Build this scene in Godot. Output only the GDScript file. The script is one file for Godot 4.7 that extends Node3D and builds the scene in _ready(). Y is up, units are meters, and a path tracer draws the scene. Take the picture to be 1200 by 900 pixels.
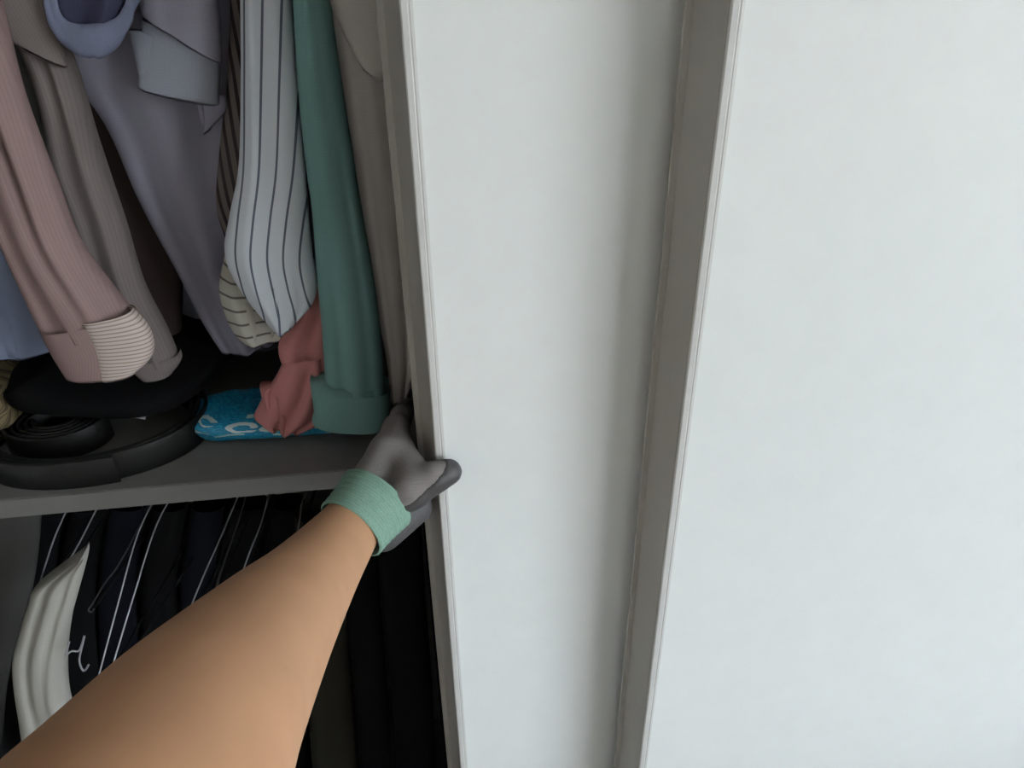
extends Node3D

# ---------------------------------------------------------------- viewpoint
const F := 900.0
const CAM := Vector3(-0.00472, 0.47412, 0.50871)
const CX := Vector3(0.99169202, -0.01321178, 0.12795463)     # camera right, up and back in the room
const CY := Vector3(0.07737779, 0.8558938, -0.51133011)
const CZ := Vector3(-0.10276, 0.51698283, 0.84980535)

var names := {}
var M := {}
var noise := FastNoiseLite.new()

func look(px: float, py: float) -> Vector3:
	return CX * ((px - 600.0) / F) - CY * ((py - 450.0) / F) - CZ

func P(px: float, py: float, z: float) -> Vector3:      # the point of the plane at depth z in the wardrobe
	var d := look(px, py)
	return CAM + d * ((z - CAM.z) / d.z)

func PD(px: float, py: float, depth: float) -> Vector3:
	return CAM + look(px, py) * depth

# ---------------------------------------------------------------- naming
func numbered(called: String) -> String:
	var n: int = names.get(called, 0)
	names[called] = n + 1
	return called if n == 0 else "%s_%03d" % [called, n]

func tag(o: Node3D, label: String, category: String, group := "") -> Node3D:
	o.set_meta("label", label)
	o.set_meta("category", category)
	if group != "":
		o.set_meta("group", group)
	return o

func thing(called: String, label: String, category: String, at := Vector3.ZERO, group := "") -> Node3D:
	var o := Node3D.new()
	o.name = numbered(called)
	o.position = at
	add_child(o)
	return tag(o, label, category, group)

func part(called: String, mesh: Mesh, mat: Material, parent: Node3D, label := "") -> MeshInstance3D:
	var o := MeshInstance3D.new()
	o.name = called
	o.mesh = mesh
	o.material_override = mat
	parent.add_child(o, true)
	# meshes are made in room coordinates; the thing's base is moved, so take the base back out
	var base := Vector3.ZERO
	var n: Node = parent
	while n != self:
		base += (n as Node3D).position
		n = n.get_parent()
	o.position = -base
	o.cast_shadow = GeometryInstance3D.SHADOW_CASTING_SETTING_ON
	if label != "":
		o.set_meta("label", label)
	return o

func struct(called: String, mesh: Mesh, mat: Material) -> MeshInstance3D:
	var o := part(called, mesh, mat, self)
	o.set_meta("kind", "structure")
	return o

# ---------------------------------------------------------------- meshes
func grid_mesh(pts: Array, uvs: Array) -> ArrayMesh:     # rows of equally many points, facing outwards
	var nr: int = pts.size()
	var nc: int = pts[0].size()
	var vol := 0.0
	var mid := Vector3.ZERO
	for r in pts:
		for p in r:
			mid += p
	mid /= float(nr * nc)
	for i in nr - 1:
		for j in nc - 1:
			var a: Vector3 = pts[i][j] - mid
			var b: Vector3 = pts[i][j + 1] - mid
			var c: Vector3 = pts[i + 1][j] - mid
			var d: Vector3 = pts[i + 1][j + 1] - mid
			vol += a.dot(b.cross(c)) + b.dot(d.cross(c))
	var st := SurfaceTool.new()
	st.begin(Mesh.PRIMITIVE_TRIANGLES)
	st.set_smooth_group(0)
	for i in nr:
		for j in nc:
			st.set_uv(uvs[i][j])
			st.add_vertex(pts[i][j])
	for i in nr - 1:
		for j in nc - 1:
			var k := i * nc + j
			var q := [k, k + 1, k + nc, k + 1, k + nc + 1, k + nc]
			if vol > 0.0:
				q = [k, k + nc, k + 1, k + 1, k + nc, k + nc + 1]
			for v in q:
				st.add_index(v)
	st.generate_normals()
	return st.commit()

func box_into(st: SurfaceTool, lo: Vector3, hi: Vector3, ch := 0.0015) -> void:   # a box with chamfered edges
	ch = minf(ch, 0.45 * minf(hi.x - lo.x, minf(hi.y - lo.y, hi.z - lo.z)))
	var c := (lo + hi) * 0.5
	var h := (hi - lo) * 0.5
	var v := func(sx: int, sy: int, sz: int, ax: int) -> Vector3:
		var k := h - Vector3(ch, ch, ch)
		k[ax] = h[ax]
		return c + Vector3(sx * k.x, sy * k.y, sz * k.z)
	var quads: Array = []
	for ax in 3:
		var b := (ax + 1) % 3
		var d := (ax + 2) % 3
		for s in [-1, 1]:
			var q := []
			for e in [[-1, -1], [1, -1], [1, 1], [-1, 1]]:
				var g := [0, 0, 0]
				g[ax] = s; g[b] = e[0]; g[d] = e[1]
				q.append(v.call(g[0], g[1], g[2], ax))
			quads.append(q)
			for s2 in [-1, 1]:                       # chamfer between faces ax=s and b=s2
				var q2 := []
				for e in [[ax, -1], [ax, 1], [b, 1], [b, -1]]:
					var g := [0, 0, 0]
					g[ax] = s; g[b] = s2; g[d] = e[1]
					q2.append(v.call(g[0], g[1], g[2], e[0]))
				quads.append(q2)
	var tris: Array = []
	for q in quads:
		tris.append([q[0], q[1], q[2]])
		tris.append([q[0], q[2], q[3]])
	for sx in [-1, 1]:
		for sy in [-1, 1]:
			for sz in [-1, 1]:
				tris.append([v.call(sx, sy, sz, 0), v.call(sx, sy, sz, 1), v.call(sx, sy, sz, 2)])
	for t in tris:
		var n: Vector3 = (t[1] - t[0]).cross(t[2] - t[0])
		var order := [0, 1, 2] if n.dot((t[0] + t[1] + t[2]) / 3.0 - c) < 0.0 else [0, 2, 1]
		for i in order:
			st.add_vertex(t[i])

func boxes(list: Array, ch := 0.0015) -> ArrayMesh:
	var st := SurfaceTool.new()
	st.begin(Mesh.PRIMITIVE_TRIANGLES)
	st.set_smooth_group(-1)
	for b in list:
		box_into(st, b[0], b[1], ch)
	st.generate_normals()
	return st.commit()

func extrude(poly: PackedVector2Array, y0: float, y1: float) -> ArrayMesh:     # an (x, z) outline drawn out upwards
	var st := SurfaceTool.new()
	st.begin(Mesh.PRIMITIVE_TRIANGLES)
	st.set_smooth_group(-1)
	var area := 0.0
	var n := poly.size()
	for i in n:
		area += poly[i].cross(poly[(i + 1) % n])
	for i in n:
		var a := poly[i]
		var b := poly[(i + 1) % n]
		var q := [Vector3(a.x, y0, a.y), Vector3(b.x, y0, b.y), Vector3(b.x, y1, b.y), Vector3(a.x, y1, a.y)]
		for k in ([0, 1, 2, 0, 2, 3] if area < 0.0 else [0, 2, 1, 0, 3, 2]):
			st.add_vertex(q[k])
	var tri := Geometry2D.triangulate_polygon(poly)
	for i in range(0, tri.size(), 3):
		var t := [poly[tri[i]], poly[tri[i + 1]], poly[tri[i + 2]]]
		var up: bool = (t[1] - t[0]).cross(t[2] - t[0]) > 0.0
		for k in ([0, 1, 2] if up else [0, 2, 1]):
			st.add_vertex(Vector3(t[k].x, y1, t[k].y))
		for k in ([0, 2, 1] if up else [0, 1, 2]):
			st.add_vertex(Vector3(t[k].x, y0, t[k].y))
	st.generate_normals()
	return st.commit()

func catmull(list: Array, steps: int) -> Array:          # arrays of vectors, spline through all of them
	var res: Array = []
	for i in list.size() - 1:
		var p0 = list[maxi(i - 1, 0)]
		var p1 = list[i]
		var p2 = list[i + 1]
		var p3 = list[mini(i + 2, list.size() - 1)]
		for s in steps:
			var t := float(s) / steps
			var row: Array = []
			for k in p1.size():
				row.append(0.5 * (2.0 * p1[k] + (p2[k] - p0[k]) * t + (2.0 * p0[k] - 5.0 * p1[k] + 4.0 * p2[k] - p3[k]) * t * t + (3.0 * p1[k] - p0[k] - 3.0 * p2[k] + p3[k]) * t * t * t))
			res.append(row)
	res.append(list[-1])
	return res

# A hanging tube of cloth. rows: [left px, left py, right px, right py, z]; o: depth, folds [[from, to, width, height, start, stop]],
# ripple (wrinkles), top (carry on up to the rail), hem (turn in at the bottom), wave, square
func cloth(rows: Array, o := {}) -> ArrayMesh:
	var depth: float = o.get("depth", 0.016)
	var z0: float = o.get("z", -0.15)
	var keys: Array = []
	for r in rows:
		var z: float = r[4] if r.size() > 4 else z0
		keys.append([P(r[0], r[1], z), P(r[2], r[3], z), depth])
	if o.get("top", true):
		var l: Vector3 = keys[0][0]
		var r: Vector3 = keys[0][1]
		var m := (l + r) * 0.5
		var w := (r.x - l.x) * 0.5
		keys.push_front([Vector3(l.x, 0.535, z0), Vector3(r.x, 0.535, z0), depth])
		keys.push_front([Vector3(m.x - w * 0.8, 0.60, z0 - 0.05), Vector3(m.x + w * 0.8, 0.60, z0 - 0.05), depth])
		keys.push_front([Vector3(m.x - 0.012, 0.675, -0.318), Vector3(m.x + 0.012, 0.675, -0.318), 0.006])
	var rs := catmull(keys, o.get("steps", 9))
	var n := rs.size()
	var nt: int = o.get("around", 56)
	var folds: Array = o.get("folds", [])
	var ripple: float = o.get("ripple", 0.0014)
	var sq: float = o.get("square", 0.75)
	var shear: float = o.get("shear", 0.0)
	var sd: float = o.get("seed", 0.0)
	var first := 27 if o.get("top", true) else 0
	var pts: Array = []
	var uvs: Array = []
	var v := 0.0
	for i in n:
		var l: Vector3 = rs[i][0]
		var r: Vector3 = rs[i][1]
		var c := (l + r) * 0.5
		var a := (r - l) * 0.5
		if i > 0:
			v += c.distance_to((rs[i - 1][0] + rs[i - 1][1]) * 0.5)
		var t := clampf(float(i - first) / maxf(1.0, n - 1 - first), 0.0, 1.0)
		var dz: float = rs[i][2]
		var row := PackedVector3Array()
		var uvr := PackedVector2Array()
		var half := a.length()
		for j in nt + 1:
			var th := TAU * (float(j) / nt) + PI * 1.5
			var x := signf(cos(th)) * pow(absf(cos(th)), sq)
			var s := signf(sin(th)) * pow(absf(sin(th)), sq)
			var p := c + a * x + Vector3(0, 0, dz * s)
			var face := clampf(sin(th) * 1.6 + 0.25, 0.0, 1.0)
			for f in folds:
				var st: float = f[4] if f.size() > 4 else -1.0
				var en: float = f[5] if f.size() > 5 else 2.0
				var ctr := lerpf(f[0], f[1], t)
				var g := exp(-pow((x - ctr) / f[2], 2.0)) * smoothstep(st - 0.12, st + 0.12, t) * (1.0 - smoothstep(en - 0.12, en + 0.12, t))
				p.z += f[3] * g * face
			var q := Vector3(p.x * 38.0, p.y * 11.0, p.z * 38.0 + sd * 7.3)
			var w := noise.get_noise_3dv(q * 0.8) * 1.5 + noise.get_noise_3dv(q * Vector3(2.4, 3.5, 2.4)) * 0.5
			p += (Vector3(0, 0, s) + a.normalized() * x * 0.5) * w * ripple * 2.2
			row.append(p)
			uvr.append(Vector2(x * half + shear * v + (0.0 if s > 0.0 else 0.004), v))
		pts.append(row)
		uvs.append(uvr)
	if o.get("hem", true):                            # the cloth has a thickness and the opening goes up inside
		var last: PackedVector3Array = pts[-1]
		var lu: PackedVector2Array = uvs[-1]
		var c := Vector3.ZERO
		for j in nt:
			c += last[j] / nt
		for k in [[0.0, 0.0012, 0.0006], [0.10, 0.002, -0.001], [0.13, 0.0, 0.02], [0.16, 0.0, 0.045]]:
			var row := PackedVector3Array()
			for j in nt + 1:
				row.append(last[j].lerp(c, k[0] * 0.75) + Vector3(0, k[2] - k[1] * 0.2, 0))
			pts.append(row)
			uvs.append(lu)
		var row := PackedVector3Array()
		for j in nt + 1:
			row.append(c + Vector3(0, 0.05, 0))
		pts.append(row)
		uvs.append(lu)
	return grid_mesh(pts, uvs)

# A band of cloth laid round the lower end of a tube, a little proud of it
func hoop(rows: Array, o := {}) -> ArrayMesh:
	var k := o.duplicate()
	k["top"] = false
	return cloth(rows, k)

# A round bar along points with its own radii; side and thickness give an oval section
func limb(keys: Array, steps: int, around := 40, caps := true, ripple := 0.0) -> ArrayMesh:      # keys: [centre, side vector, ratio]
	var rs := catmull(keys, steps)
	var pts: Array = []
	var uvs: Array = []
	var v := 0.0
	var n := rs.size()
	for i in n:
		var c: Vector3 = rs[i][0]
		var ax: Vector3 = (rs[mini(i + 1, n - 1)][0] - rs[maxi(i - 1, 0)][0]).normalized()
		var s: Vector3 = rs[i][1]
		var len := s.length()
		s = (s - ax * s.dot(ax)).normalized() * len
		var b: Vector3 = ax.cross(s) * float(rs[i][2])
		if i > 0:
			v += c.distance_to(rs[i - 1][0])
		var row := PackedVector3Array()
		var ur := PackedVector2Array()
		for j in around + 1:
			var th := TAU * j / around
			var p := c + s * cos(th) + b * sin(th)
			if ripple > 0.0:
				p += (p - c).normalized() * ripple * (noise.get_noise_3dv(p * 160.0) + 0.5 * noise.get_noise_3dv(p * Vector3(900.0, 220.0, 500.0)))
			row.append(p)
			ur.append(Vector2(len * th, v))
		if i == 0 and caps:
			for k in [0.02, 0.5, 0.85]:
				var e := PackedVector3Array()
				for p in row:
					e.append(c.lerp(p, k) - ax * len * 0.5 * sqrt(1.0 - k * k))
				pts.append(e); uvs.append(ur)
		pts.append(row)
		uvs.append(ur)
		if i == n - 1 and caps:
			for k in [0.85, 0.5, 0.02]:
				var e := PackedVector3Array()
				for p in row:
					e.append(c.lerp(p, k) + ax * len * 0.5 * sqrt(1.0 - k * k))
				pts.append(e); uvs.append(ur)
	return grid_mesh(pts, uvs)

func wire(path: Array, r: float, steps := 6, around := 8) -> ArrayMesh:
	var keys: Array = []
	for p in path:
		keys.append([p])
	var rs := catmull(keys, steps) if steps > 1 else keys
	var pts: Array = []
	var uvs: Array = []
	var s := Vector3(0.3, 0.2, 0.9)
	for i in rs.size():
		var ax: Vector3 = (rs[mini(i + 1, rs.size() - 1)][0] - rs[maxi(i - 1, 0)][0]).normalized()
		s = (s - ax * s.dot(ax)).normalized()
		var b := ax.cross(s)
		for k in ([0.02, 1.0] if i == 0 else ([1.0, 0.02] if i == rs.size() - 1 else [1.0])):
			var row := PackedVector3Array()
			var ur := PackedVector2Array()
			for j in around + 1:
				var th := TAU * j / around
				row.append(rs[i][0] + (s * cos(th) + b * sin(th)) * r * k)
				ur.append(Vector2(float(j) / around, i * 0.1))
			pts.append(row)
			uvs.append(ur)
	return grid_mesh(pts, uvs)

# A long strip of leather (belt) standing on edge along a path
func strap(path: Array, h: float, th: float) -> ArrayMesh:
	var pts: Array = []
	var uvs: Array = []
	var n := path.size()
	for i in n:
		var t: Vector3 = path[mini(i + 1, n - 1)] - path[maxi(i - 1, 0)]
		t.y = 0.0
		var side := t.normalized().cross(Vector3.UP) * th * 0.5
		var row := PackedVector3Array()
		var ur := PackedVector2Array()
		for c in [[1, 0.06], [1, 0.94], [0.5, 1.0], [-0.5, 1.0], [-1, 0.94], [-1, 0.06], [-0.5, 0.0], [0.5, 0.0], [1, 0.06]]:
			row.append(path[i] + side * c[0] + Vector3(0, h * c[1], 0))
			ur.append(Vector2(c[1] * h, i * 0.01))
		pts.append(row)
		uvs.append(ur)
	return grid_mesh(pts, uvs)

# ---------------------------------------------------------------- surface nets on a field of blended capsules
var caps_list: Array = []
var blend := 0.008

func field(p: Vector3) -> float:
	var d := 1.0
	for c in caps_list:
		var a: Vector3 = c[0]
		var ab: Vector3 = c[1]
		var h := clampf((p - a).dot(ab) * c[4], 0.0, 1.0)
		var e: float = p.distance_to(a + ab * h) - lerpf(c[2], c[3], h)
		if e < d + blend:
			var k: float = maxf(blend - absf(d - e), 0.0) / blend
			d = minf(d, e) - k * k * blend * 0.25
		elif e < d:
			d = e
	return d

func nets(cell: float, f: Callable) -> ArrayMesh:
	var lo := Vector3.INF
	var hi := -Vector3.INF
	for c in caps_list:
		for e in [c[0], c[0] + c[1]]:
			var r := maxf(c[2], c[3]) + cell * 3.0
			lo = lo.min(e - Vector3(r, r, r))
			hi = hi.max(e + Vector3(r, r, r))
	var nx := int((hi.x - lo.x) / cell) + 2
	var ny := int((hi.y - lo.y) / cell) + 2
	var nz := int((hi.z - lo.z) / cell) + 2
	var val := PackedFloat32Array()
	val.resize(nx * ny * nz)
	for k in nz:
		for j in ny:
			for i in nx:
				val[(k * ny + j) * nx + i] = f.call(lo + Vector3(i, j, k) * cell)
	var st := SurfaceTool.new()
	st.begin(Mesh.PRIMITIVE_TRIANGLES)
	st.set_smooth_group(0)
	var id := {}
	var count := 0
	var off := [0, 1, nx, nx + 1, nx * ny, nx * ny + 1, nx * ny + nx, nx * ny + nx + 1]
	var edges := [[0, 1], [2, 3], [4, 5], [6, 7], [0, 2], [1, 3], [4, 6], [5, 7], [0, 4], [1, 5], [2, 6], [3, 7]]
	for k in nz - 1:
		for j in ny - 1:
			for i in nx - 1:
				var b := (k * ny + j) * nx + i
				var neg := 0
				for q in off:
					if val[b + q] < 0.0:
						neg += 1
				if neg == 0 or neg == 8:
					continue
				var s := Vector3.ZERO
				var m := 0
				for e in edges:
					var v0 := val[b + off[e[0]]]
					var v1 := val[b + off[e[1]]]
					if (v0 < 0.0) != (v1 < 0.0):
						var t := v0 / (v0 - v1)
						var p0 := Vector3(e[0] & 1, (e[0] >> 1) & 1, e[0] >> 2)
						var p1 := Vector3(e[1] & 1, (e[1] >> 1) & 1, e[1] >> 2)
						s += p0.lerp(p1, t)
						m += 1
				var p := lo + (Vector3(i, j, k) + s / m) * cell
				st.set_uv(Vector2(p.x + p.z, p.y))
				st.add_vertex(p)
				id[b] = count
				count += 1
	for b in id:
		for ax in 3:
			var step: int = [1, nx, nx * ny][ax]
			var u: int = [nx, nx * ny, 1][ax]
			var w: int = [nx * ny, 1, nx][ax]
			var in0 := val[b] < 0.0
			var in1 := val[b + step] < 0.0
			if in0 == in1 or not (id.has(b - u) and id.has(b - w) and id.has(b - u - w)):
				continue
			var q := [id[b], id[b - u], id[b - u - w], id[b - w]]
			for z in ([0, 2, 1, 0, 3, 2] if in0 else [0, 1, 2, 0, 2, 3]):
				st.add_index(q[z])
	st.generate_normals()
	return st.commit()

# ---------------------------------------------------------------- materials
func mat(c: Color, rough := 0.8, metal := 0.0) -> StandardMaterial3D:
	var m := StandardMaterial3D.new()
	m.albedo_color = c
	m.roughness = rough
	m.metallic = metal
	return m

func cotton(c: Color, var_amount := 0.06, rough := 0.95) -> StandardMaterial3D:       # woven cloth: thread mottle and fine relief
	var m := mat(Color.WHITE, rough)
	var img := Image.create(96, 96, false, Image.FORMAT_RGB8)
	var bump := Image.create(96, 96, false, Image.FORMAT_RGB8)
	var rng := RandomNumberGenerator.new()
	rng.seed = int(c.r * 999.0) + int(c.b * 777.0)
	for y in 96:
		for x in 96:
			var k := 1.0 + (rng.randf() - 0.5) * var_amount + sin(x * TAU / 4.0) * var_amount * 0.25 + sin(y * TAU / 6.0) * var_amount * 0.15
			img.set_pixel(x, y, Color(c.r * k, c.g * k, c.b * k))
			var h := 0.5 + 0.25 * sin(x * TAU / 4.0) * sin(y * TAU / 4.0)
			bump.set_pixel(x, y, Color(h, h, h))
	m.albedo_texture = ImageTexture.create_from_image(img)
	bump.bump_map_to_normal_map(1.0)
	m.normal_enabled = true
	m.normal_scale = 0.25
	m.normal_texture = ImageTexture.create_from_image(bump)
	m.uv1_scale = Vector3(26, 26, 26)
	m.metallic_specular = 0.2
	return m

func striped(base: Color, line: Color, period: float, width: float, along_v := false, second := 0.0) -> StandardMaterial3D:   # period and line width in metres
	var m := mat(Color.WHITE, 0.95)
	var img := Image.create(128, 128, false, Image.FORMAT_RGB8)
	var rng := RandomNumberGenerator.new()
	rng.seed = int(period * 100000.0)
	for y in 128:
		for x in 128:
			var t: float = (y if along_v else x) / 128.0 * period
			var g := 1.0 - smoothstep(width * 0.5, width * 0.5 + period * 0.02, absf(t - period * 0.5))
			if second > 0.0:
				g = maxf(g, 0.7 * (1.0 - smoothstep(width * 0.2, width * 0.2 + period * 0.02, absf(t - period * 0.5 - second))))
			var c := base.lerp(line, g)
			var k := 1.0 + (rng.randf() - 0.5) * 0.06
			img.set_pixel(x, y, Color(c.r * k, c.g * k, c.b * k))
	m.albedo_texture = ImageTexture.create_from_image(img)
	m.uv1_scale = Vector3(1.0 / period, 1.0 / period, 1)
	m.metallic_specular = 0.2
	return m

func mottled(c: Color, amount: float, freq: float, rough: float, metal := 0.0, relief := 0.0) -> StandardMaterial3D:   # board, paint, skin: low-contrast clouding
	var m := mat(Color.WHITE, rough, metal)
	var img := Image.create(256, 256, false, Image.FORMAT_RGB8)
	var bump := Image.create(256, 256, false, Image.FORMAT_RGB8)
	var nz := FastNoiseLite.new()
	nz.seed = int(c.g * 500.0) + 3
	nz.frequency = freq
	nz.fractal_octaves = 4
	var seamless := nz.get_seamless_image(256, 256)
	for y in 256:
		for x in 256:
			var n := seamless.get_pixel(x, y).r
			var k := 1.0 + (n - 0.5) * amount
			img.set_pixel(x, y, Color(c.r * k, c.g * k, c.b * k))
			bump.set_pixel(x, y, Color(n, n, n))
	m.albedo_texture = ImageTexture.create_from_image(img)
	if relief > 0.0:
		bump.bump_map_to_normal_map(2.0)
		m.normal_enabled = true
		m.normal_scale = relief
		m.normal_texture = ImageTexture.create_from_image(bump)
	m.uv1_triplanar = true
	m.uv1_scale = Vector3(4, 4, 4)
	return m

func bag_print() -> StandardMaterial3D:      # blue plastic with pale curled shapes printed on it
	var m := mat(Color.WHITE, 0.32)
	var img := Image.create(512, 256, false, Image.FORMAT_RGB8)
	var blue := Color(0.10, 0.50, 0.68)
	for y in 256:
		for x in 512:
			var n := noise.get_noise_2d(x * 0.9, y * 0.9)
			var c := blue.lerp(Color(0.20, 0.66, 0.80), clampf(n * 1.4 + 0.3, 0.0, 1.0))
			for s in [[150, 130, 52, 30, 15], [236, 150, 40, 22, 12], [330, 120, 50, 26, 14], [60, 90, 34, 18, 9], [430, 150, 46, 26, 13]]:
				var dx: float = (x - s[0]) * 0.8
				var dy: float = y - s[1]
				var r := sqrt(dx * dx + dy * dy)
				if absf(r - s[3]) < s[4] * 0.6 and not (dx > 4.0 and dy > 0.0 and dy < 16.0):
					c = Color(0.80, 0.86, 0.86)
			for s in [[110, 190, 44, 9], [290, 205, 60, 8], [210, 60, 40, 7], [395, 70, 30, 9], [40, 160, 22, 8]]:
				if absf(x - s[0]) < s[2] and absf(y - s[1] + 9.0 * sin(x * 0.06)) < s[3]:
					c = c.lerp(Color(0.78, 0.84, 0.82), 0.85)
			img.set_pixel(x, y, c)
	m.albedo_texture = ImageTexture.create_from_image(img)
	return m

func shirt(called: String, label: String, category: String, at: Vector3, group := "") -> Node3D:
	return thing(called, label, category, at, group)

# a sliding door: slab, grey handle profile along its left edge with a slanted grip, lip and back flange
func sliding_door(label: String, x: float, z: float, width: float) -> Node3D:
	var d := thing("sliding_door", label, "door", Vector3(x + width * 0.5, -1.06, z))
	var y0 := -1.06
	var y1 := 1.20
	part("panel", boxes([[Vector3(x, y0, z - 0.034), Vector3(x + width, y1, z - 0.0012)]], 0.0006), M.door_white, d)
	var grip := PackedVector2Array([Vector2(x, z - 0.037), Vector2(x, z - 0.0012), Vector2(x - 0.0062, z - 0.0012), Vector2(x - 0.0072, z - 0.0028)])
	for i in 9:                                     # hollow grip face
		var t := (i + 1) / 9.0
		grip.append(Vector2(x - 0.0072 - 0.0095 * t + 0.0012 * sin(PI * t), z - 0.0028 - 0.0315 * t))
	grip.append(Vector2(x - 0.0212, z - 0.0343))
	grip.append(Vector2(x - 0.0216, z - 0.0366))
	grip.append(Vector2(x - 0.0204, z - 0.037))
	var g := part("handle_profile", extrude(grip, y0, y1), M.profile, d, "grey handle profile")
	var lip := PackedVector2Array([Vector2(x + 0.0012, z - 0.0013), Vector2(x + 0.0012, z), Vector2(x - 0.0008, z + 0.0002), Vector2(x - 0.0012, z - 0.0001), Vector2(x - 0.0018, z - 0.0001), Vector2(x - 0.0022, z + 0.0002), Vector2(x - 0.0058, z), Vector2(x - 0.0068, z - 0.0008), Vector2(x - 0.0068, z - 0.0013)])
	part("edge_lip", extrude(lip, y0, y1), M.lip, g)
	return d

func hanger(called_label: String, a: Array, b: Array, za: float, zb: float, m: Material, r := 0.00095, group := "") -> Node3D:
	var pa := P(a[0], a[1], za)
	var pb := P(b[0], b[1], zb)
	var k := (-0.33 - za) / (zb - za)
	var neck := Vector3(pa.x + (pb.x - pa.x) * k, pa.y + 0.018, -0.33)
	neck.y = minf(neck.y, -0.105)
	var back := Vector3(neck.x + (neck.x - pb.x) * 0.7, pb.y, -0.33 - (zb + 0.33) * 0.95)
	var o := thing("wire_hanger", called_label, "hanger", neck, group)
	var nose := (pb - pa).normalized() * 0.008
	var under := pb + nose + Vector3(0, -0.008, -0.004)
	part("shoulder_wire", wire([neck, pa, pa.lerp(pb, 0.5) + Vector3(0, 0.002, 0), pb, pb + nose, under, under + (back - under) * 0.03], r), m, o)
	part("back_wire", wire([neck, neck.lerp(back, 0.5), back, back + Vector3(0, -0.008, 0.004)], r), m, o)
	part("bar", wire([under + (back - under) * 0.02, under.lerp(back, 0.5), back + Vector3(0, -0.008, 0.004)], r * 1.8, 2), M.black, o, "black sleeved bar")
	var h: Array = [neck + Vector3(0, -0.004, 0)]
	for i in 9:
		var t := PI * 1.25 * i / 8.0
		h.append(Vector3(neck.x, -0.066 + 0.0205 * sin(t), -0.33 + 0.0205 * cos(t)) if i > 0 else Vector3(neck.x, -0.07, -0.3095))
	part("hook", wire(h, r * 1.2, 4), m, o)
	return o

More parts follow.
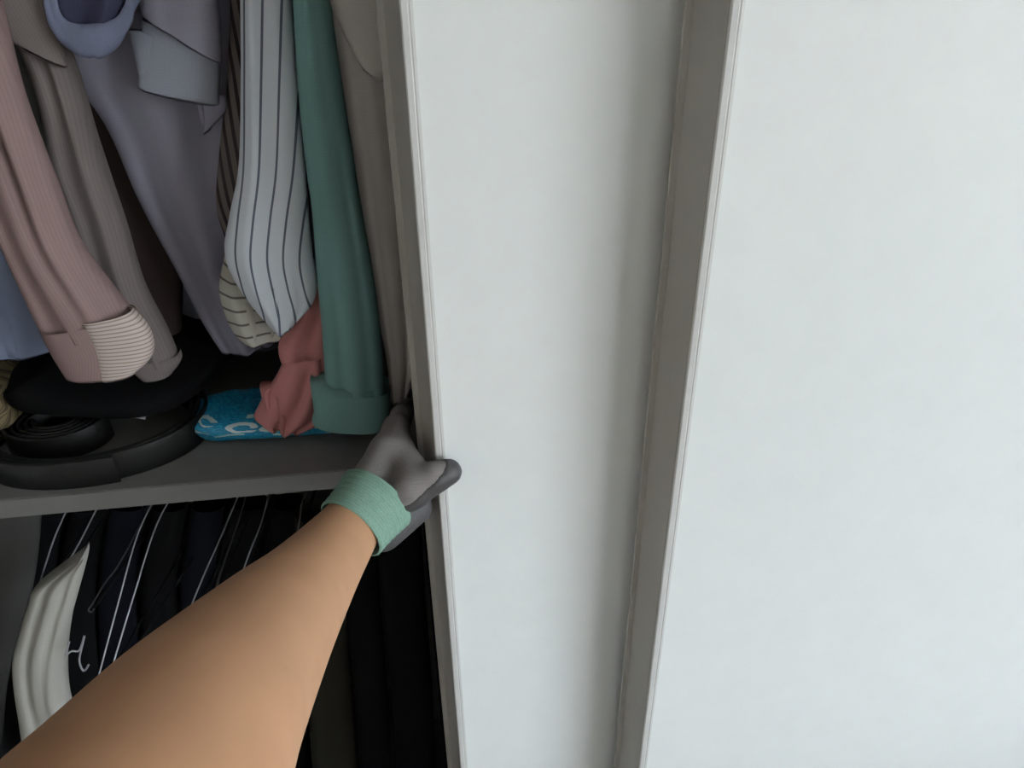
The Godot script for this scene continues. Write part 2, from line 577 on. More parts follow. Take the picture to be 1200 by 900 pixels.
func _ready() -> void:
	# ------------------------------------------------------------ camera, sky, light
	var cam := Camera3D.new()
	cam.name = "camera"
	cam.transform = Transform3D(Basis(CX, CY, CZ).orthonormalized(), CAM)
	cam.fov = rad_to_deg(2.0 * atan(450.0 / F))
	cam.near = 0.02
	cam.far = 50.0
	add_child(cam)
	cam.current = true
	var sky_mat := ProceduralSkyMaterial.new()
	sky_mat.sky_top_color = Color(0.89, 0.94, 0.98)
	sky_mat.sky_horizon_color = Color(0.955, 0.975, 0.995)
	sky_mat.ground_bottom_color = Color(0.55, 0.55, 0.52)
	sky_mat.ground_horizon_color = Color(0.75, 0.76, 0.76)
	sky_mat.sun_angle_max = 0.0
	var sky := Sky.new()
	sky.sky_material = sky_mat
	var env := Environment.new()
	env.background_mode = Environment.BG_SKY
	env.sky = sky
	env.background_energy_multiplier = 16.0
	env.tonemap_mode = Environment.TONE_MAPPER_LINEAR
	env.tonemap_exposure = 1.0
	env.sdfgi_enabled = true
	env.ssao_enabled = true
	env.ssil_enabled = true
	var we := WorldEnvironment.new()
	we.name = "world_environment"
	we.environment = env
	add_child(we)

	noise.seed = 11
	noise.frequency = 0.09
	noise.fractal_octaves = 2
	# ------------------------------------------------------------ materials
	M.door_white = mottled(Color(0.89, 0.90, 0.895), 0.012, 0.02, 0.55)
	M.profile = mottled(Color(0.66, 0.645, 0.62), 0.03, 0.05, 0.45)
	M.lip = mottled(Color(0.80, 0.80, 0.79), 0.02, 0.05, 0.4)
	M.carcass = mottled(Color(0.36, 0.355, 0.35), 0.05, 0.03, 0.6)
	M.edge = mottled(Color(0.44, 0.435, 0.43), 0.03, 0.04, 0.5)
	M.shelf = mottled(Color(0.50, 0.495, 0.49), 0.05, 0.03, 0.55)
	M.steel = mat(Color(0.7, 0.7, 0.7), 0.35, 0.9)
	M.wire_light = mat(Color(0.66, 0.66, 0.68), 0.4, 0.3)
	M.wire_dark = mat(Color(0.30, 0.29, 0.29), 0.45, 0.3)
	M.wall = mottled(Color(0.93, 0.925, 0.91), 0.02, 0.03, 0.9)
	M.floor = mottled(Color(0.34, 0.28, 0.23), 0.15, 0.02, 0.5)
	M.pink = striped(Color(0.56, 0.475, 0.465), Color(0.535, 0.453, 0.443), 0.0026, 0.0008)
	M.pink_cuff = striped(Color(0.76, 0.71, 0.68), Color(0.60, 0.525, 0.50), 0.0037, 0.0011, true)
	M.beige = striped(Color(0.50, 0.465, 0.455), Color(0.475, 0.44, 0.43), 0.0026, 0.0008)
	M.brown = cotton(Color(0.27, 0.23, 0.22))
	M.lavender = cotton(Color(0.615, 0.605, 0.665), 0.05)
	M.lavender_pale = cotton(Color(0.63, 0.65, 0.70), 0.05)
	M.blue = cotton(Color(0.55, 0.59, 0.70), 0.05)
	M.periwinkle = cotton(Color(0.26, 0.265, 0.35), 0.05)  # darkened cloth colour that paints the shade inside the rolled sleeve
	M.rim_blue = cotton(Color(0.455, 0.475, 0.565), 0.05)
	M.brown_stripe = striped(Color(0.47, 0.435, 0.42), Color(0.25, 0.22, 0.22), 0.008, 0.003)
	M.white_stripe = striped(Color(0.80, 0.82, 0.85), Color(0.40, 0.42, 0.48), 0.0132, 0.0015)
	M.cream_stripe = striped(Color(0.70, 0.69, 0.655), Color(0.42, 0.40, 0.38), 0.0125, 0.0018, true)
	M.teal = cotton(Color(0.46, 0.60, 0.585), 0.06)
	M.taupe = cotton(Color(0.78, 0.755, 0.735), 0.05)
	M.coral = cotton(Color(0.74, 0.50, 0.495), 0.06)
	M.black = cotton(Color(0.085, 0.085, 0.09), 0.1)
	M.navy = cotton(Color(0.09, 0.095, 0.125), 0.1)
	M.charcoal = cotton(Color(0.30, 0.295, 0.29), 0.08)
	M.olive_dark = cotton(Color(0.20, 0.195, 0.17), 0.1)
	M.white_cloth = cotton(Color(0.64, 0.63, 0.60), 0.05)
	M.leather = mottled(Color(0.048, 0.047, 0.049), 0.3, 0.06, 0.5, 0.0, 0.3)
	M.plaid = striped(Color(0.50, 0.45, 0.34), Color(0.34, 0.30, 0.23), 0.007, 0.002, true, 0.002)
	M.skin = mottled(Color(0.755, 0.57, 0.43), 0.07, 0.02, 0.55, 0.0, 0.05)
	M.glove = cotton(Color(0.52, 0.50, 0.495), 0.14)
	M.glove.uv1_triplanar = true
	M.glove.uv1_scale = Vector3(30, 30, 30)
	M.coating = mottled(Color(0.29, 0.285, 0.29), 0.12, 0.08, 0.6, 0.0, 0.3)
	M.cuff_green = cotton(Color(0.49, 0.615, 0.555), 0.2)
	M.glass = mat(Color(1, 1, 1, 0.06), 0.02)
	M.glass.transparency = BaseMaterial3D.TRANSPARENCY_ALPHA

	build_room()
	build_wardrobe()
	sliding_door("white sliding wardrobe door, half hidden, its grey left edge held by the gloved thumb", 0.0, 0.0, 0.84)
	sliding_door("white sliding wardrobe door in front at right, its grey edge away from the hand", 0.1840, 0.052, 0.84)
	build_person()
	build_shirts()
	build_shelf_things()
	build_lower_things()

func build_room() -> void:
	var fl := -1.15
	var ce := 1.35
	struct("floor", boxes([[Vector3(-2.12, fl - 0.12, -0.75), Vector3(1.95, fl, 3.32)]]), M.floor)
	struct("ceiling", boxes([[Vector3(-2.12, ce, -0.75), Vector3(1.95, ce + 0.12, 3.32)]]), M.wall)
	struct("wall_back", boxes([[Vector3(-2.12, fl, -0.75), Vector3(1.95, ce, -0.63)]]), M.wall)
	struct("wall_front", boxes([[Vector3(-2.12, fl, 3.2), Vector3(1.95, ce, 3.32)]]), M.wall)
	struct("wall_left", boxes([[Vector3(-2.12, fl, -0.63), Vector3(-2.00, ce, 3.2)]]), M.wall)
	var x0 := 1.80
	var x1 := 1.92
	var za := 0.75
	var zb := 2.60
	var wy := -0.30
	var wt := 1.25
	var zm := (za + zb) * 0.5
	struct("wall_right", boxes([[Vector3(x0, fl, -0.63), Vector3(x1, ce, za)], [Vector3(x0, fl, zb), Vector3(x1, ce, 3.2)], [Vector3(x0, fl, za), Vector3(x1, wy, zb)], [Vector3(x0, wt, za), Vector3(x1, ce, zb)]], 0.0), M.wall)
	var xa := x0 + 0.03
	var xb := x1 - 0.03
	var w := struct("window_1", boxes([[Vector3(xa, wy, za), Vector3(xb, wy + 0.06, zb)], [Vector3(xa, wt - 0.06, za), Vector3(xb, wt, zb)], [Vector3(xa, wy + 0.06, za), Vector3(xb, wt - 0.06, za + 0.06)], [Vector3(xa, wy + 0.06, zb - 0.06), Vector3(xb, wt - 0.06, zb)], [Vector3(xa, wy + 0.06, zm - 0.03), Vector3(xb, wt - 0.06, zm + 0.03)]], 0.004), M.door_white)
	part("pane", boxes([[Vector3(xa + 0.025, wy + 0.05, za + 0.05), Vector3(xa + 0.031, wt - 0.05, zm - 0.02)]], 0.0), M.glass, w)
	part("pane", boxes([[Vector3(xa + 0.025, wy + 0.05, zm + 0.02), Vector3(xa + 0.031, wt - 0.05, zb - 0.05)]], 0.0), M.glass, w)

func build_wardrobe() -> void:
	var w := thing("wardrobe", "dark grey open wardrobe carcass behind the white sliding doors", "wardrobe", Vector3(0.14, -1.15, -0.35))
	part("back_panel", boxes([[Vector3(-0.76, -1.08, -0.625), Vector3(1.04, 1.24, -0.60)]]), M.carcass, w)
	part("side_panel", boxes([[Vector3(-0.775, -1.15, -0.625), Vector3(-0.755, 1.26, 0.075)]]), M.carcass, w)
	part("side_panel", boxes([[Vector3(1.035, -1.15, -0.625), Vector3(1.06, 1.26, 0.075)]]), M.carcass, w)
	part("top_panel", boxes([[Vector3(-0.755, 1.215, -0.60), Vector3(1.035, 1.24, 0.075)]]), M.carcass, w)
	part("bottom_panel", boxes([[Vector3(-0.755, -1.09, -0.60), Vector3(1.035, -1.065, 0.075)]]), M.carcass, w)
	part("plinth", boxes([[Vector3(-0.755, -1.15, 0.03), Vector3(1.035, -1.09, 0.05)]]), M.carcass, w)
	part("shade_board", boxes([[Vector3(-0.755, 0.72, -0.60), Vector3(1.035, 0.74, -0.03)]]), M.carcass, w)  # unseen board added to shade the tops of the hanging clothes
	for y in [0.66, -0.055]:
		part("clothes_rail", wire([Vector3(-0.757, y, -0.33), Vector3(0.1, y, -0.33), Vector3(1.037, y, -0.33)], 0.0125, 1, 20), M.steel, w)
	var s := thing("wardrobe_shelf", "grey wardrobe shelf board with lighter grey front edge, above the wire hangers", "shelf", Vector3(0.14, 0.0, -0.35))
	part("board", boxes([[Vector3(-0.755, 0.0, -0.60), Vector3(1.035, 0.0205, -0.1012)]]), M.shelf, s)
	part("front_edge", boxes([[Vector3(-0.755, 0.0, -0.1012), Vector3(1.035, 0.0205, -0.1)]], 0.0004), M.edge, s, "lighter grey front edge")

func build_person() -> void:
	var rows := [
		[405, 562, 462, 612, 0.640], [392, 584, 438, 640, 0.612], [361, 612, 420, 677, 0.568], [313, 651, 402, 723, 0.508],
		[258, 690, 385, 770, 0.447], [188, 747, 368, 823, 0.388], [112, 815, 350, 880, 0.335], [14, 915, 328, 970, 0.288],
		[-105, 1035, 285, 1085, 0.245]]
	var keys: Array = []
	for r in rows:
		var u := PD(r[0], r[1], r[4])
		var l := PD(r[2], r[3], r[4])
		keys.append([(u + l) * 0.5, (l - u) * 0.5, 0.86])
	var last: Vector3 = keys[-1][0]
	var sd: Vector3 = keys[-1][1]
	keys.append([last + Vector3(-0.016, 0.033, 0.095), sd * 0.97, 0.9])
	keys.append([last + Vector3(-0.04, 0.09, 0.21), sd * 1.02, 1.0])
	keys.append([last + Vector3(-0.06, 0.13, 0.32), sd * 1.08, 1.0])
	var p := thing("person", "bare left forearm of a person reaching in from below, wearing a grey work glove", "person", keys[7][0])
	part("arm", limb(keys, 8, 56), M.skin, p)

	# the hand in its glove: blended capsules [from, to, radius, radius]
	var j := func(a: Array, b: Array) -> void:
		var pa := PD(a[0], a[1], a[2])
		var ab := PD(b[0], b[1], b[2]) - pa
		caps_list.append([pa, ab, a[3], b[3], 1.0 / maxf(ab.length_squared(), 1e-9)])
	caps_list = []
	# palm
	j.call([428, 584, 0.628, 0.0215], [455, 533, 0.645, 0.0165])
	j.call([436, 594, 0.632, 0.0215], [454, 550, 0.662, 0.017])
	j.call([440, 604, 0.636, 0.0205], [460, 570, 0.672, 0.016])
	j.call([448, 622, 0.640, 0.0165], [486, 594, 0.655, 0.0140])
	# index finger, up along the inside of the door
	j.call([456, 528, 0.646, 0.0150], [464, 502, 0.668, 0.0105])
	j.call([464, 502, 0.668, 0.0105], [470, 488, 0.690, 0.0085])
	j.call([470, 488, 0.690, 0.0085], [477, 477, 0.716, 0.0075])
	# middle, ring and little finger closing behind the door's edge
	j.call([462, 550, 0.668, 0.0130], [494, 537, 0.703, 0.0098])
	j.call([494, 537, 0.703, 0.0098], [517, 547, 0.704, 0.0092])
	j.call([517, 547, 0.704, 0.0092], [536, 558, 0.702, 0.0085])
	j.call([462, 568, 0.674, 0.0130], [492, 562, 0.706, 0.0098])
	j.call([492, 562, 0.706, 0.0098], [517, 577, 0.706, 0.0092])
	j.call([517, 577, 0.706, 0.0092], [534, 589, 0.703, 0.0085])
	j.call([464, 590, 0.668, 0.0135], [486, 588, 0.706, 0.0092])
	j.call([486, 588, 0.706, 0.0092], [508, 595, 0.716, 0.0085])
	j.call([508, 595, 0.716, 0.0085], [524, 602, 0.716, 0.0078])
	# thumb on the door's face, and the web to the index finger
	j.call([458, 586, 0.624, 0.0165], [484, 571, 0.6185, 0.0145])
	j.call([484, 571, 0.6185, 0.0145], [508, 559, 0.6170, 0.0110])
	j.call([508, 559, 0.6170, 0.0110], [526, 553, 0.6185, 0.0095])
	j.call([464, 512, 0.655, 0.0095], [482, 545, 0.630, 0.0105])
	j.call([460, 530, 0.646, 0.0110], [484, 558, 0.625, 0.0125])
	var g := part("glove", nets(0.0026, field), M.glove, p, "grey knitted work glove")
	var a := PD(468, 608, 0.600)
	var n := (PD(520, 553, 0.606) - a).cross(PD(500, 470, 0.70) - a).normalized()
	if n.dot(PD(520, 620, 0.63) - a) < 0.0:
		n = -n
	var tip := PD(528, 552, 0.6185)
	var tn := (PD(541, 550, 0.622) - tip).normalized()
	var it := PD(472, 486, 0.700)
	var itn := (PD(477, 477, 0.716) - it).normalized()
	var coat := func(q: Vector3) -> float:
		var sel := -n.dot(q - a)
		if q.distance_to(tip) < 0.022:
			sel = minf(sel, -tn.dot(q - tip))
		var f := -itn.dot(q - it)
		if q.distance_to(it) < 0.035:
			sel = minf(sel, f)
		return maxf(field(q) - 0.0011, sel)
	part("palm_coating", nets(0.0026, coat), M.coating, g, "dark grey rubber palm coating")
	# knitted cuff: a ribbed sleeve round the wrist
	var ck: Array = []
	var from := [PD(389, 582, 0.602), PD(432, 660, 0.602)]
	var to := [PD(402, 557, 0.625), PD(481, 612, 0.627)]
	var cuff_rows := 26
	for i in cuff_rows + 1:
		var t := float(i) / cuff_rows
		var u: Vector3 = from[0].lerp(to[0], t)
		var l: Vector3 = from[1].lerp(to[1], t)
		var rib := 1.0 + 0.010 * sin(t * TAU * 6.0) - (0.05 if i == 0 else 0.0)
		ck.append([(u + l) * 0.5, (l - u) * 0.5 * rib, 0.90])
	part("cuff", limb(ck, 2, 48, false), M.cuff_green, g, "green ribbed knit cuff")

func build_shirts() -> void:
	# pink shirt, nearest sleeve with a striped cuff
	var s := shirt("pink_shirt", "pale pink shirt whose creased sleeve ends in a fine-striped cuff above the black coiled belt", "shirt", P(60, 200, -0.15))
	part("sleeve", cloth([[-125, -60, -22, -60], [-110, 0, 0, 0], [-60, 112, 29, 112], [-25, 220, 67, 212], [8, 297, 97, 288], [40, 367, 150, 358], [54, 396, 168, 384]], {"z": -0.15, "depth": 0.020, "hem": false, "folds": [[0.30, 0.02, 0.09, -0.007, 0.0, 0.85], [0.05, -0.18, 0.12, 0.004], [-0.5, -0.6, 0.2, -0.004], [0.55, 0.30, 0.12, 0.003]], "ripple": 0.0012}), M.pink, s)
	var c := part("cuff", hoop([[49, 385, 156, 364], [62, 411, 178, 398], [79, 437, 162, 432]], {"z": -0.15, "depth": 0.021, "ripple": 0.0006, "steps": 8, "seed": 2.0}), M.pink, s)
	part("cuff_band", hoop([[97, 375, 154, 363], [103, 390, 171, 381], [109, 407, 179, 400], [113, 423, 177, 418], [119, 442, 160, 434]], {"z": -0.139, "depth": 0.0125, "ripple": 0.0005, "steps": 8, "seed": 3.0}), M.pink_cuff, c, "fine-striped cuff band")
	# rear sleeve
	s = shirt("beige_shirt", "greyish beige shirt sleeve hanging just behind the pale pink sleeve", "shirt", P(110, 200, -0.195))
	part("sleeve", cloth([[-40, -60, 22, -60], [-20, 0, 45, 0], [28, 60, 79, 60], [47, 112, 97, 110], [55, 152, 109, 150], [62, 200, 126, 200], [85, 262, 147, 262], [105, 332, 168, 332], [135, 392, 196, 388], [150, 424, 209, 420]], {"z": -0.195, "depth": 0.018, "hem": false, "folds": [[0.1, -0.3, 0.2, -0.004], [0.5, 0.4, 0.15, 0.003]], "ripple": 0.0012, "seed": 4.0}), M.beige, s)
	part("cuff", hoop([[149, 418, 210, 412], [156, 429, 212, 422], [168, 439, 205, 432]], {"z": -0.195, "depth": 0.019, "ripple": 0.0004, "seed": 5.0}), M.beige, s)
	part("shoulder_fold", hoop([[-45, -60, 24, -60], [-30, -10, 44, -6], [0, 40, 72, 42], [26, 52, 79, 78]], {"z": -0.172, "depth": 0.008, "seed": 6.0}), M.beige, s)
	# dark brown strip in the gap
	s = shirt("brown_strip", "dark brown narrow strip between the beige sleeve and the lavender shirt", "shirt", P(160, 250, -0.29))
	part("body", cloth([[30, -60, 112, -60], [80, 80, 150, 80], [115, 200, 192, 200], [148, 300, 213, 300], [160, 380, 214, 380], [165, 422, 208, 420]], {"z": -0.29, "depth": 0.02, "seed": 7.0}), M.brown, s)
	# blue shirt at the far left
	s = shirt("light_blue_shirt", "light blue shirt hem at the far left, above the yellowish striped cloth", "shirt", P(0, 380, -0.225))
	part("body", cloth([[-140, -60, -40, -60], [-110, 180, 0, 180], [-100, 290, 22, 290], [-90, 340, 45, 335], [-85, 380, 58, 372], [-80, 426, 64, 409]], {"z": -0.225, "depth": 0.014, "folds": [[0.5, 0.6, 0.15, 0.004], [0.2, 0.25, 0.15, -0.004]], "seed": 8.0}), M.blue, s)
	part("back_hem", hoop([[-60, 360, 92, 350], [-40, 420, 96, 410], [-20, 430, 92, 432]], {"z": -0.27, "depth": 0.01, "seed": 9.0}), M.blue, s)
	# lavender shirt with turned-up sleeve
	s = shirt("lavender_shirt", "wide greyish lavender shirt in the middle with a pale turned-up short sleeve", "shirt", P(210, 250, -0.25))
	part("body", cloth([[60, -60, 300, -60], [82, 30, 300, 30], [90, 90, 296, 88], [128, 152, 290, 150], [163, 235, 290, 232], [205, 316, 302, 312], [232, 370, 312, 362], [258, 411, 322, 402]], {"z": -0.25, "depth": 0.020, "folds": [[-0.25, 0.1, 0.2, 0.007], [0.35, 0.5, 0.18, -0.008], [-0.6, -0.65, 0.14, -0.004]], "ripple": 0.0022, "seed": 10.0}), M.lavender, s)
	part("back_panel", cloth([[120, -60, 300, -60], [130, 120, 300, 120], [160, 240, 300, 240], [206, 318, 310, 312], [208, 370, 322, 362], [208, 419, 330, 404]], {"z": -0.335, "depth": 0.016, "folds": [[-0.3, -0.4, 0.2, 0.005], [0.3, 0.3, 0.2, -0.004]], "seed": 11.0, "top": false}), M.lavender, s)
	var sl := part("sleeve", cloth([[150, -60, 254, -60], [156, -20, 256, -10], [160, 2, 260, 30], [164, 14, 262, 74]], {"z": -0.196, "depth": 0.018, "folds": [[-0.2, -0.2, 0.2, -0.003]], "ripple": 0.0016, "seed": 12.0}), M.lavender, s)
	part("turned_up_cuff", hoop([[167, 22, 256, 52], [165, 60, 258, 82], [163, 102, 257, 122]], {"z": -0.205, "depth": 0.013, "ripple": 0.0008, "seed": 13.0}), M.lavender_pale, sl, "pale turned-up cuff")
	part("cuff_corner", hoop([[232, 100, 264, 112], [236, 116, 266, 124], [238, 136, 262, 134], [239, 155, 247, 150]], {"z": -0.215, "depth": 0.007, "ripple": 0.0006, "seed": 14.0}), M.lavender, sl)
	# periwinkle sleeve end; shade in its recess painted as darker cloth
	s = shirt("periwinkle_shirt", "rounded periwinkle sleeve end with recess shade painted in, top left, in front of the lavender shirt", "shirt", P(105, 0, -0.165))
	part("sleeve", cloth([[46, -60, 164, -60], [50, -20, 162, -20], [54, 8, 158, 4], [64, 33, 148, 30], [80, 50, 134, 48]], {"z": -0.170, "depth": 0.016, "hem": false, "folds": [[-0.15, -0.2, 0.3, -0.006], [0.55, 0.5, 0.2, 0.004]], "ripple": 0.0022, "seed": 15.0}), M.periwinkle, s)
	var rim: Array = []
	var hub := P(107, -6, -0.153)
	for r in [[55, -70, 4.0], [57, -20, 4.5], [60, 8, 6.0], [68, 28, 8.0], [83, 42, 10.5], [104, 47, 11.5], [126, 42, 10.5], [144, 27, 7.5], [154, 6, 5.5], [158, -25, 4.5], [159, -70, 4.0]]:
		var rc := P(r[0], r[1], -0.155)
		var out := (rc - Vector3(hub.x, minf(hub.y, 99.0) if r[1] > 0 else rc.y, rc.z)).normalized()
		rim.append([rc, out * float(r[2]) * 0.001, 0.55])
	part("rolled_cuff", limb(rim, 10, 32, true, 0.0035), M.rim_blue, s, "rolled cuff round the painted dark recess")
	# brown striped sliver
	s = shirt("brown_striped_shirt", "brown and grey striped shirt, a sliver left of the white pinstriped sleeve", "shirt", P(270, 190, -0.225))
	part("sleeve", cloth([[268, -60, 306, -60], [268, 60, 304, 60], [265, 110, 300, 110], [258, 170, 296, 170], [254, 235, 292, 235], [264, 275, 292, 275], [278, 312, 296, 312]], {"z": -0.222, "depth": 0.012, "shear": -0.25, "seed": 17.0}), M.brown_stripe, s)
	# white pinstriped sleeve
	s = shirt("white_striped_shirt", "white shirt sleeve with thin dark pinstripes, beside the teal sleeve", "shirt", P(315, 190, -0.15))
	part("sleeve", cloth([[283, -60, 337, -60], [283, 0, 341, 0], [283, 87, 348, 87], [280, 190, 357, 188], [269, 250, 361, 252], [263, 290, 366, 298], [273, 322, 371, 330], [298, 357, 366, 354], [326, 385, 346, 374]], {"z": -0.15, "depth": 0.020, "folds": [[-0.5, -0.35, 0.16, 0.003], [0.1, 0.2, 0.2, -0.003], [0.62, 0.62, 0.1, -0.005, 0.72]], "shear": 0.06, "ripple": 0.0012, "seed": 18.0}), M.white_stripe, s)
	part("cuff", hoop([[264, 296, 330, 316], [257, 335, 345, 345], [263, 364, 352, 362], [274, 388, 352, 380], [287, 400, 340, 391]], {"z": -0.175, "depth": 0.014, "ripple": 0.0009, "folds": [[-0.6, -0.5, 0.2, 0.004], [0.1, 0.1, 0.25, -0.003]], "seed": 19.0}), M.cream_stripe, s, "cream cuff with cross stripes")
	# teal sleeve
	s = shirt("teal_shirt", "plain teal shirt sleeve with a broad turned-up cuff above the blue bag", "shirt", P(400, 240, -0.14))
	part("sleeve", cloth([[342, -60, 383, -60], [344, 0, 387, 0], [349, 100, 401, 100], [358, 188, 414, 185], [366, 245, 424, 250], [373, 333, 438, 333], [378, 385, 445, 390], [382, 452, 450, 455]], {"z": -0.14, "depth": 0.020, "hem": false, "folds": [[-0.2, 0.1, 0.3, 0.003], [0.6, 0.55, 0.15, -0.002, 0.4], [-0.3, -0.35, 0.15, -0.003, 0.75]], "ripple": 0.0008, "seed": 20.0}), M.teal, s)
	part("turned_up_cuff", hoop([[375, 447, 457, 451], [372, 454, 458, 458], [369, 476, 457, 480], [366, 489, 456, 493]], {"z": -0.14, "depth": 0.0265, "ripple": 0.0006, "seed": 21.0}), M.teal, s)
	# taupe shirt against the door
	s = shirt("taupe_shirt", "plain taupe shirt hanging against the door edge, right of the teal sleeve", "shirt", P(440, 240, -0.155))
	part("body", cloth([[366, -60, 462, -60], [380, 0, 470, 0], [398, 90, 478, 90], [415, 190, 486, 190], [428, 280, 490, 280], [441, 360, 492, 360], [452, 420, 488, 425], [457, 468, 478, 462]], {"z": -0.155, "depth": 0.012, "folds": [[0.2, 0.4, 0.2, -0.006], [-0.6, -0.6, 0.2, 0.003]], "ripple": 0.0014, "seed": 22.0}), M.taupe, s)
	part("front_fold", hoop([[372, -60, 462, -60], [386, 0, 464, 0], [396, 25, 464, 40], [408, 50, 462, 80], [424, 78, 448, 94]], {"z": -0.142, "depth": 0.008, "ripple": 0.0008, "seed": 23.0}), M.taupe, s)

func build_shelf_things() -> void:
	# coral sleeve end
	var s := shirt("coral_shirt", "crumpled coral pink sleeve end hanging over the blue bag behind the teal cuff", "shirt", P(345, 440, -0.165))
	part("sleeve", cloth([[356, 330, 392, 330], [348, 365, 392, 362], [329, 394, 392, 391], [326, 410, 392, 408], [330, 424, 392, 424], [340, 436, 388, 436]], {"z": -0.163, "depth": 0.014, "folds": [[0.3, -0.2, 0.25, -0.005], [-0.5, -0.5, 0.3, 0.004]], "ripple": 0.0018, "seed": 24.0, "top": false, "hem": false}), M.coral, s)
	part("sleeve_end", hoop([[336, 416, 386, 414], [326, 438, 390, 440], [312, 460, 388, 466], [302, 478, 382, 486], [299, 488, 372, 496], [312, 495, 352, 504]], {"z": -0.160, "depth": 0.013, "folds": [[0.15, -0.25, 0.10, -0.009, 0.1], [0.45, 0.15, 0.14, 0.006, 0.1], [-0.5, -0.6, 0.2, 0.003], [0.7, 0.6, 0.12, -0.006]], "ripple": 0.0018, "seed": 25.0}), M.coral, s)
	# blue printed bag
	var pts: Array = []
	var uvs: Array = []
	var c := Vector3(-0.162, 0.0350, -0.200)
	for i in 33:
		var la := PI * (i / 32.0 - 0.5)
		var row := PackedVector3Array()
		var ur := PackedVector2Array()
		for k in 65:
			var lo := TAU * k / 64.0
			var cl := pow(absf(cos(la)), 0.5)
			var x := signf(cos(lo)) * pow(absf(cos(lo)), 0.55) * cl
			var z := signf(sin(lo)) * pow(absf(sin(lo)), 0.55) * cl
			var y := signf(sin(la)) * pow(absf(sin(la)), 0.8)
			var p := Vector3(x * 0.094, y * (0.0150 + 0.004 * sin(x * 4.0)), z * 0.042)
			var w := noise.get_noise_3dv(p * 260.0) * 0.009 + noise.get_noise_3dv(p * 700.0) * 0.004
			p += p.normalized() * w * (1.0 if y > -0.6 else 0.0)
			p.y = maxf(p.y, -0.0143)
			p = p.rotated(Vector3.UP, 0.08)
			row.append(c + p)
			ur.append(Vector2(x * 0.5 + 0.5, 0.5 + z * 0.25 - y * 0.4))
		pts.append(row)
		uvs.append(ur)
	tag(part("plastic_bag", grid_mesh(pts, uvs), bag_print(), self), "crinkled blue plastic bag with white print lying on the grey shelf", "bag")
	# coiled belts
	var b := thing("coiled_belt", "large coiled black leather belt lying at the front of the grey shelf", "belt", Vector3(-0.345, 0.0205, -0.19))
	var path: Array = []
	for i in 200:
		var t := i / 199.0
		var a := TAU * 3.2 * t + 1.2
		var r := 0.108 - 0.013 * t * 3.2 / 3.0
		path.append(Vector3(-0.347 + r * cos(a) + 0.003 * sin(a * 2.3), 0.0206, -0.192 + r * 0.78 * sin(a) + 0.002 * sin(a * 3.1)))
	part("strap", strap(path, 0.030, 0.0038), M.leather, b)
	var bp: Vector3 = path[-1]
	part("buckle", wire([P(158, 484, -0.163), P(171, 486, -0.163), P(170, 490, -0.160), P(158, 488, -0.160), P(158, 484, -0.163)], 0.0016, 1), M.wire_light, b, "shiny metal buckle")
	b = thing("coiled_belt", "smaller tightly coiled black belt nested inside the large coiled belt", "belt", Vector3(-0.38, 0.0205, -0.2))
	path = []
	for i in 160:
		var t := i / 159.0
		var a := TAU * 4.5 * t
		var r := 0.050 - 0.030 * t
		path.append(Vector3(-0.388 + r * cos(a), 0.0206, -0.196 + r * 0.8 * sin(a)))
	part("strap", strap(path, 0.028, 0.0036), M.leather, b)
	# black cloth added to fill in the shadow behind the coil
	pts = []
	uvs = []
	for i in 25:
		var la := PI * (i / 24.0 - 0.5)
		var row := PackedVector3Array()
		var ur := PackedVector2Array()
		for k in 49:
			var lo := TAU * k / 48.0
			var cl := pow(absf(cos(la)), 0.4)
			var p := Vector3(signf(cos(lo)) * pow(absf(cos(lo)), 0.5) * cl * 0.106, signf(sin(la)) * pow(absf(sin(la)), 0.6) * 0.018, signf(sin(lo)) * pow(absf(sin(lo)), 0.5) * cl * 0.150)
			p.y += maxf(0.0, noise.get_noise_3dv(p * 180.0)) * 0.014 * (1.0 if p.y > 0.0 else 0.0)
			row.append(p.rotated(Vector3.UP, -0.25) + Vector3(-0.318, 0.0715, -0.312))
			ur.append(Vector2(p.x, p.z))
		pts.append(row)
		uvs.append(ur)
	tag(part("shadow_cloth", grid_mesh(pts, uvs), M.black, self), "added black cloth standing in for shadow across the back of the coiled black belts", "clothing")
	# yellowish striped cloth at the far left
	pts = []
	uvs = []
	for i in 29:
		var la := PI * (i / 28.0 - 0.5)
		var row := PackedVector3Array()
		var ur := PackedVector2Array()
		for k in 57:
			var lo := TAU * k / 56.0
			var cl := pow(absf(cos(la)), 0.45)
			var p := Vector3(signf(cos(lo)) * pow(absf(cos(lo)), 0.6) * cl * 0.075, signf(sin(la)) * pow(absf(sin(la)), 0.7) * 0.036, signf(sin(lo)) * pow(absf(sin(lo)), 0.6) * cl * 0.06)
			p += p.normalized() * (0.004 * sin(p.y * 420.0 + p.x * 60.0) + noise.get_noise_3dv(p * 250.0) * 0.006) * (1.0 if p.y > -0.02 else 0.0)
			p.y = maxf(p.y, -0.036)
			ur.append(Vector2(p.x + p.z, p.y + p.z * 0.4))
			row.append(p.rotated(Vector3(0, 0, 1), 0.0) + Vector3(-0.500, 0.0568, -0.228))
		pts.append(row)
		uvs.append(ur)
	tag(part("folded_scarf", grid_mesh(pts, uvs), M.plaid, self), "folded yellowish brown striped cloth at the far left end of the shelf", "cloth")

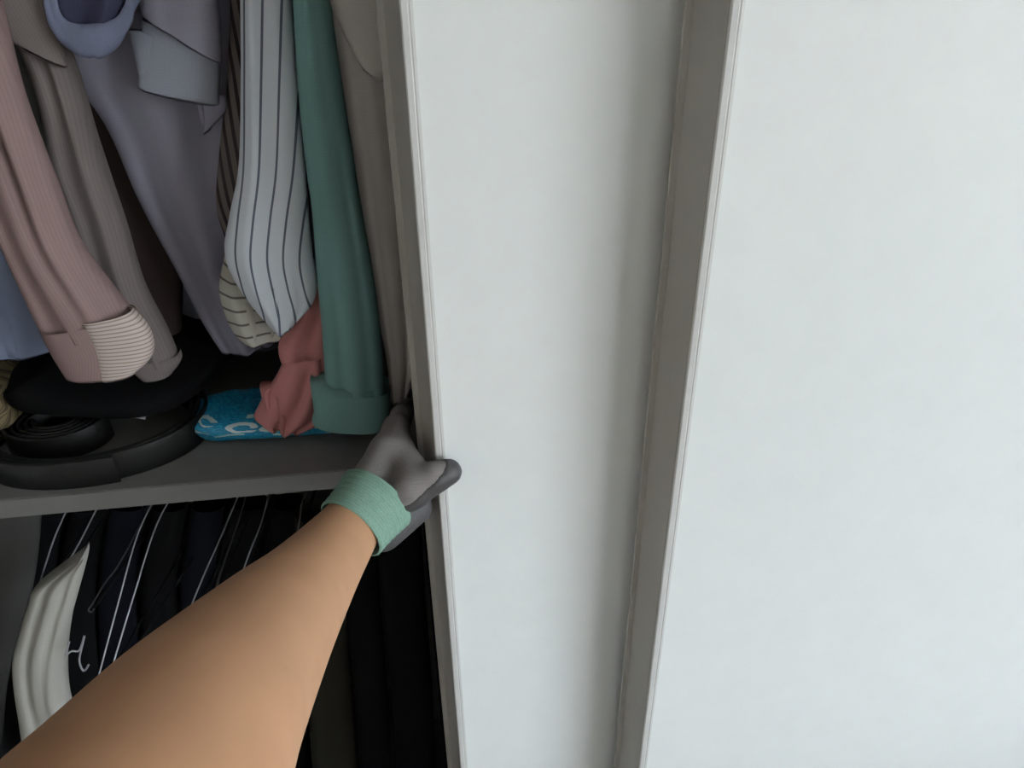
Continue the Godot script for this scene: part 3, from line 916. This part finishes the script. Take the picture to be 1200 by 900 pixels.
func build_lower_things() -> void:
	# white garment over a hanger
	var s := thing("draped_garment", "off-white draped garment hanging on a wire hanger below the shelf at far left", "garment", P(60, 760, -0.15))
	part("drape", hoop([[98, 645, 101, 645], [88, 653, 103, 650], [44, 686, 100, 664], [35, 706, 92, 692], [24, 742, 83, 726], [17, 772, 78, 768], [19, 806, 80, 812], [24, 840, 92, 850], [30, 885, 105, 890], [34, 940, 112, 945], [36, 1010, 116, 1015]], {"z": -0.155, "depth": 0.014, "folds": [[0.1, -0.2, 0.14, 0.005, 0.0, 0.6], [0.5, 0.3, 0.12, -0.005, 0.0, 0.5], [-0.4, -0.3, 0.14, -0.004], [0.4, 0.6, 0.2, 0.005, 0.45]], "ripple": 0.0016, "seed": 30.0}), M.white_cloth, s)
	hanger("pale wire hanger carrying the off-white draped garment", [68, 620], [40, 706], -0.24, -0.158, M.wire_light)
	hanger("pale wire hanger whose wire meets the upper edge of the off-white garment", [92, 638], [56, 700], -0.24, -0.165, M.wire_light)
	hanger("left one of two near-parallel pale wire hangers just right of the bent wire hook", [163, 622], [112, 806], -0.255, -0.110, M.wire_light)
	hanger("right one of two near-parallel pale wire hangers just right of the bent wire hook", [184, 614], [126, 800], -0.255, -0.110, M.wire_light)
	hanger("dull dark wire hanger right behind the off-white garment", [140, 660], [108, 708], -0.26, -0.20, M.wire_dark)
	hanger("pale curved wire hanger emerging above the middle of the forearm", [262, 622], [214, 735], -0.255, -0.13, M.wire_light)
	hanger("dull wire hanger just right of the curved pale one above the forearm", [281, 606], [245, 715], -0.27, -0.14, M.wire_dark)
	hanger("short pale wire hanger nearest the glove above the forearm", [307, 610], [276, 695], -0.255, -0.14, M.wire_light)
	hanger("faint dark wire hanger under the shelf edge closest to the green cuff", [357, 580], [346, 640], -0.21, -0.15, M.wire_dark)
	var h := thing("wire_hook", "small bent white wire hook hanging in front of the dark clothes, left of the forearm", "hook", P(90, 765, -0.13))
	part("bent_wire", wire([P(81, 752, -0.13), P(79, 760, -0.13), P(77, 768, -0.13), P(84, 763, -0.13), P(93, 762, -0.13), P(99, 745, -0.13), P(96, 758, -0.13), P(93, 772, -0.13), P(95, 782, -0.13), P(99, 786, -0.13), P(104, 779, -0.13)], 0.0011, 5), M.wire_light, h)
	# dark clothes
	var grey := thing("grey_garment", "dark grey garment hanging at the far left edge below the shelf", "garment", P(0, 700, -0.2))
	part("body", hoop([[-120, 590, 50, 590], [-120, 640, 46, 636], [-120, 700, 38, 690], [-115, 760, 22, 745], [-110, 850, 5, 830], [-100, 1000, 0, 990], [-90, 1200, 10, 1200]], {"z": -0.26, "depth": 0.02, "seed": 31.0}), M.charcoal, grey)
	var i := 0
	for r in [[30, 66, M.black], [70, 112, M.black], [116, 160, M.navy], [166, 206, M.black], [212, 250, M.navy], [256, 300, M.black], [306, 344, M.black]]:
		var d := thing("dark_garment", "black garment hanging in the dark below the shelf among the wire hangers", "garment", P((r[0] + r[1]) * 0.5, 700, -0.32), "black garments below the shelf")
		part("body", hoop([[r[0] + 14, 588, r[1] + 14, 588], [r[0], 680, r[1] + 2, 680], [r[0] + 4, 800, r[1] + 8, 800], [r[0] + 16, 950, r[1] + 24, 950], [r[0] + 40, 1200, r[1] + 44, 1200]], {"z": -0.33, "depth": 0.022, "ripple": 0.002, "seed": 40.0 + i}), r[2], d)
		i += 1
	var o := thing("olive_trousers", "very dark olive trousers hanging low behind the forearm, left of the door edge", "trousers", P(385, 800, -0.25))
	part("leg", hoop([[345, 600, 398, 600], [352, 700, 405, 700], [360, 800, 412, 800], [368, 900, 418, 900], [386, 1100, 432, 1100]], {"z": -0.27, "depth": 0.02, "ripple": 0.002, "seed": 51.0}), M.olive_dark, o)
	for r in [[402, 448, "black trousers hanging below the glove, right beside the dark olive trousers"], [450, 500, "black trousers hanging below the glove, nearest the grey door edge"], [503, 560, "black trousers partly hidden behind the held sliding door"]]:
		var d := thing("black_trousers", r[2], "trousers", P((r[0] + r[1]) * 0.5, 750, -0.27))
		part("leg", hoop([[r[0] - 8, 600, r[1] - 8, 600], [r[0], 700, r[1] - 2, 700], [r[0] + 10, 820, r[1] + 8, 820], [r[0] + 18, 950, r[1] + 14, 950], [r[0] + 30, 1150, r[1] + 26, 1150]], {"z": -0.28, "depth": 0.02, "ripple": 0.002, "seed": 60.0 + i}), M.black, d)
		i += 1
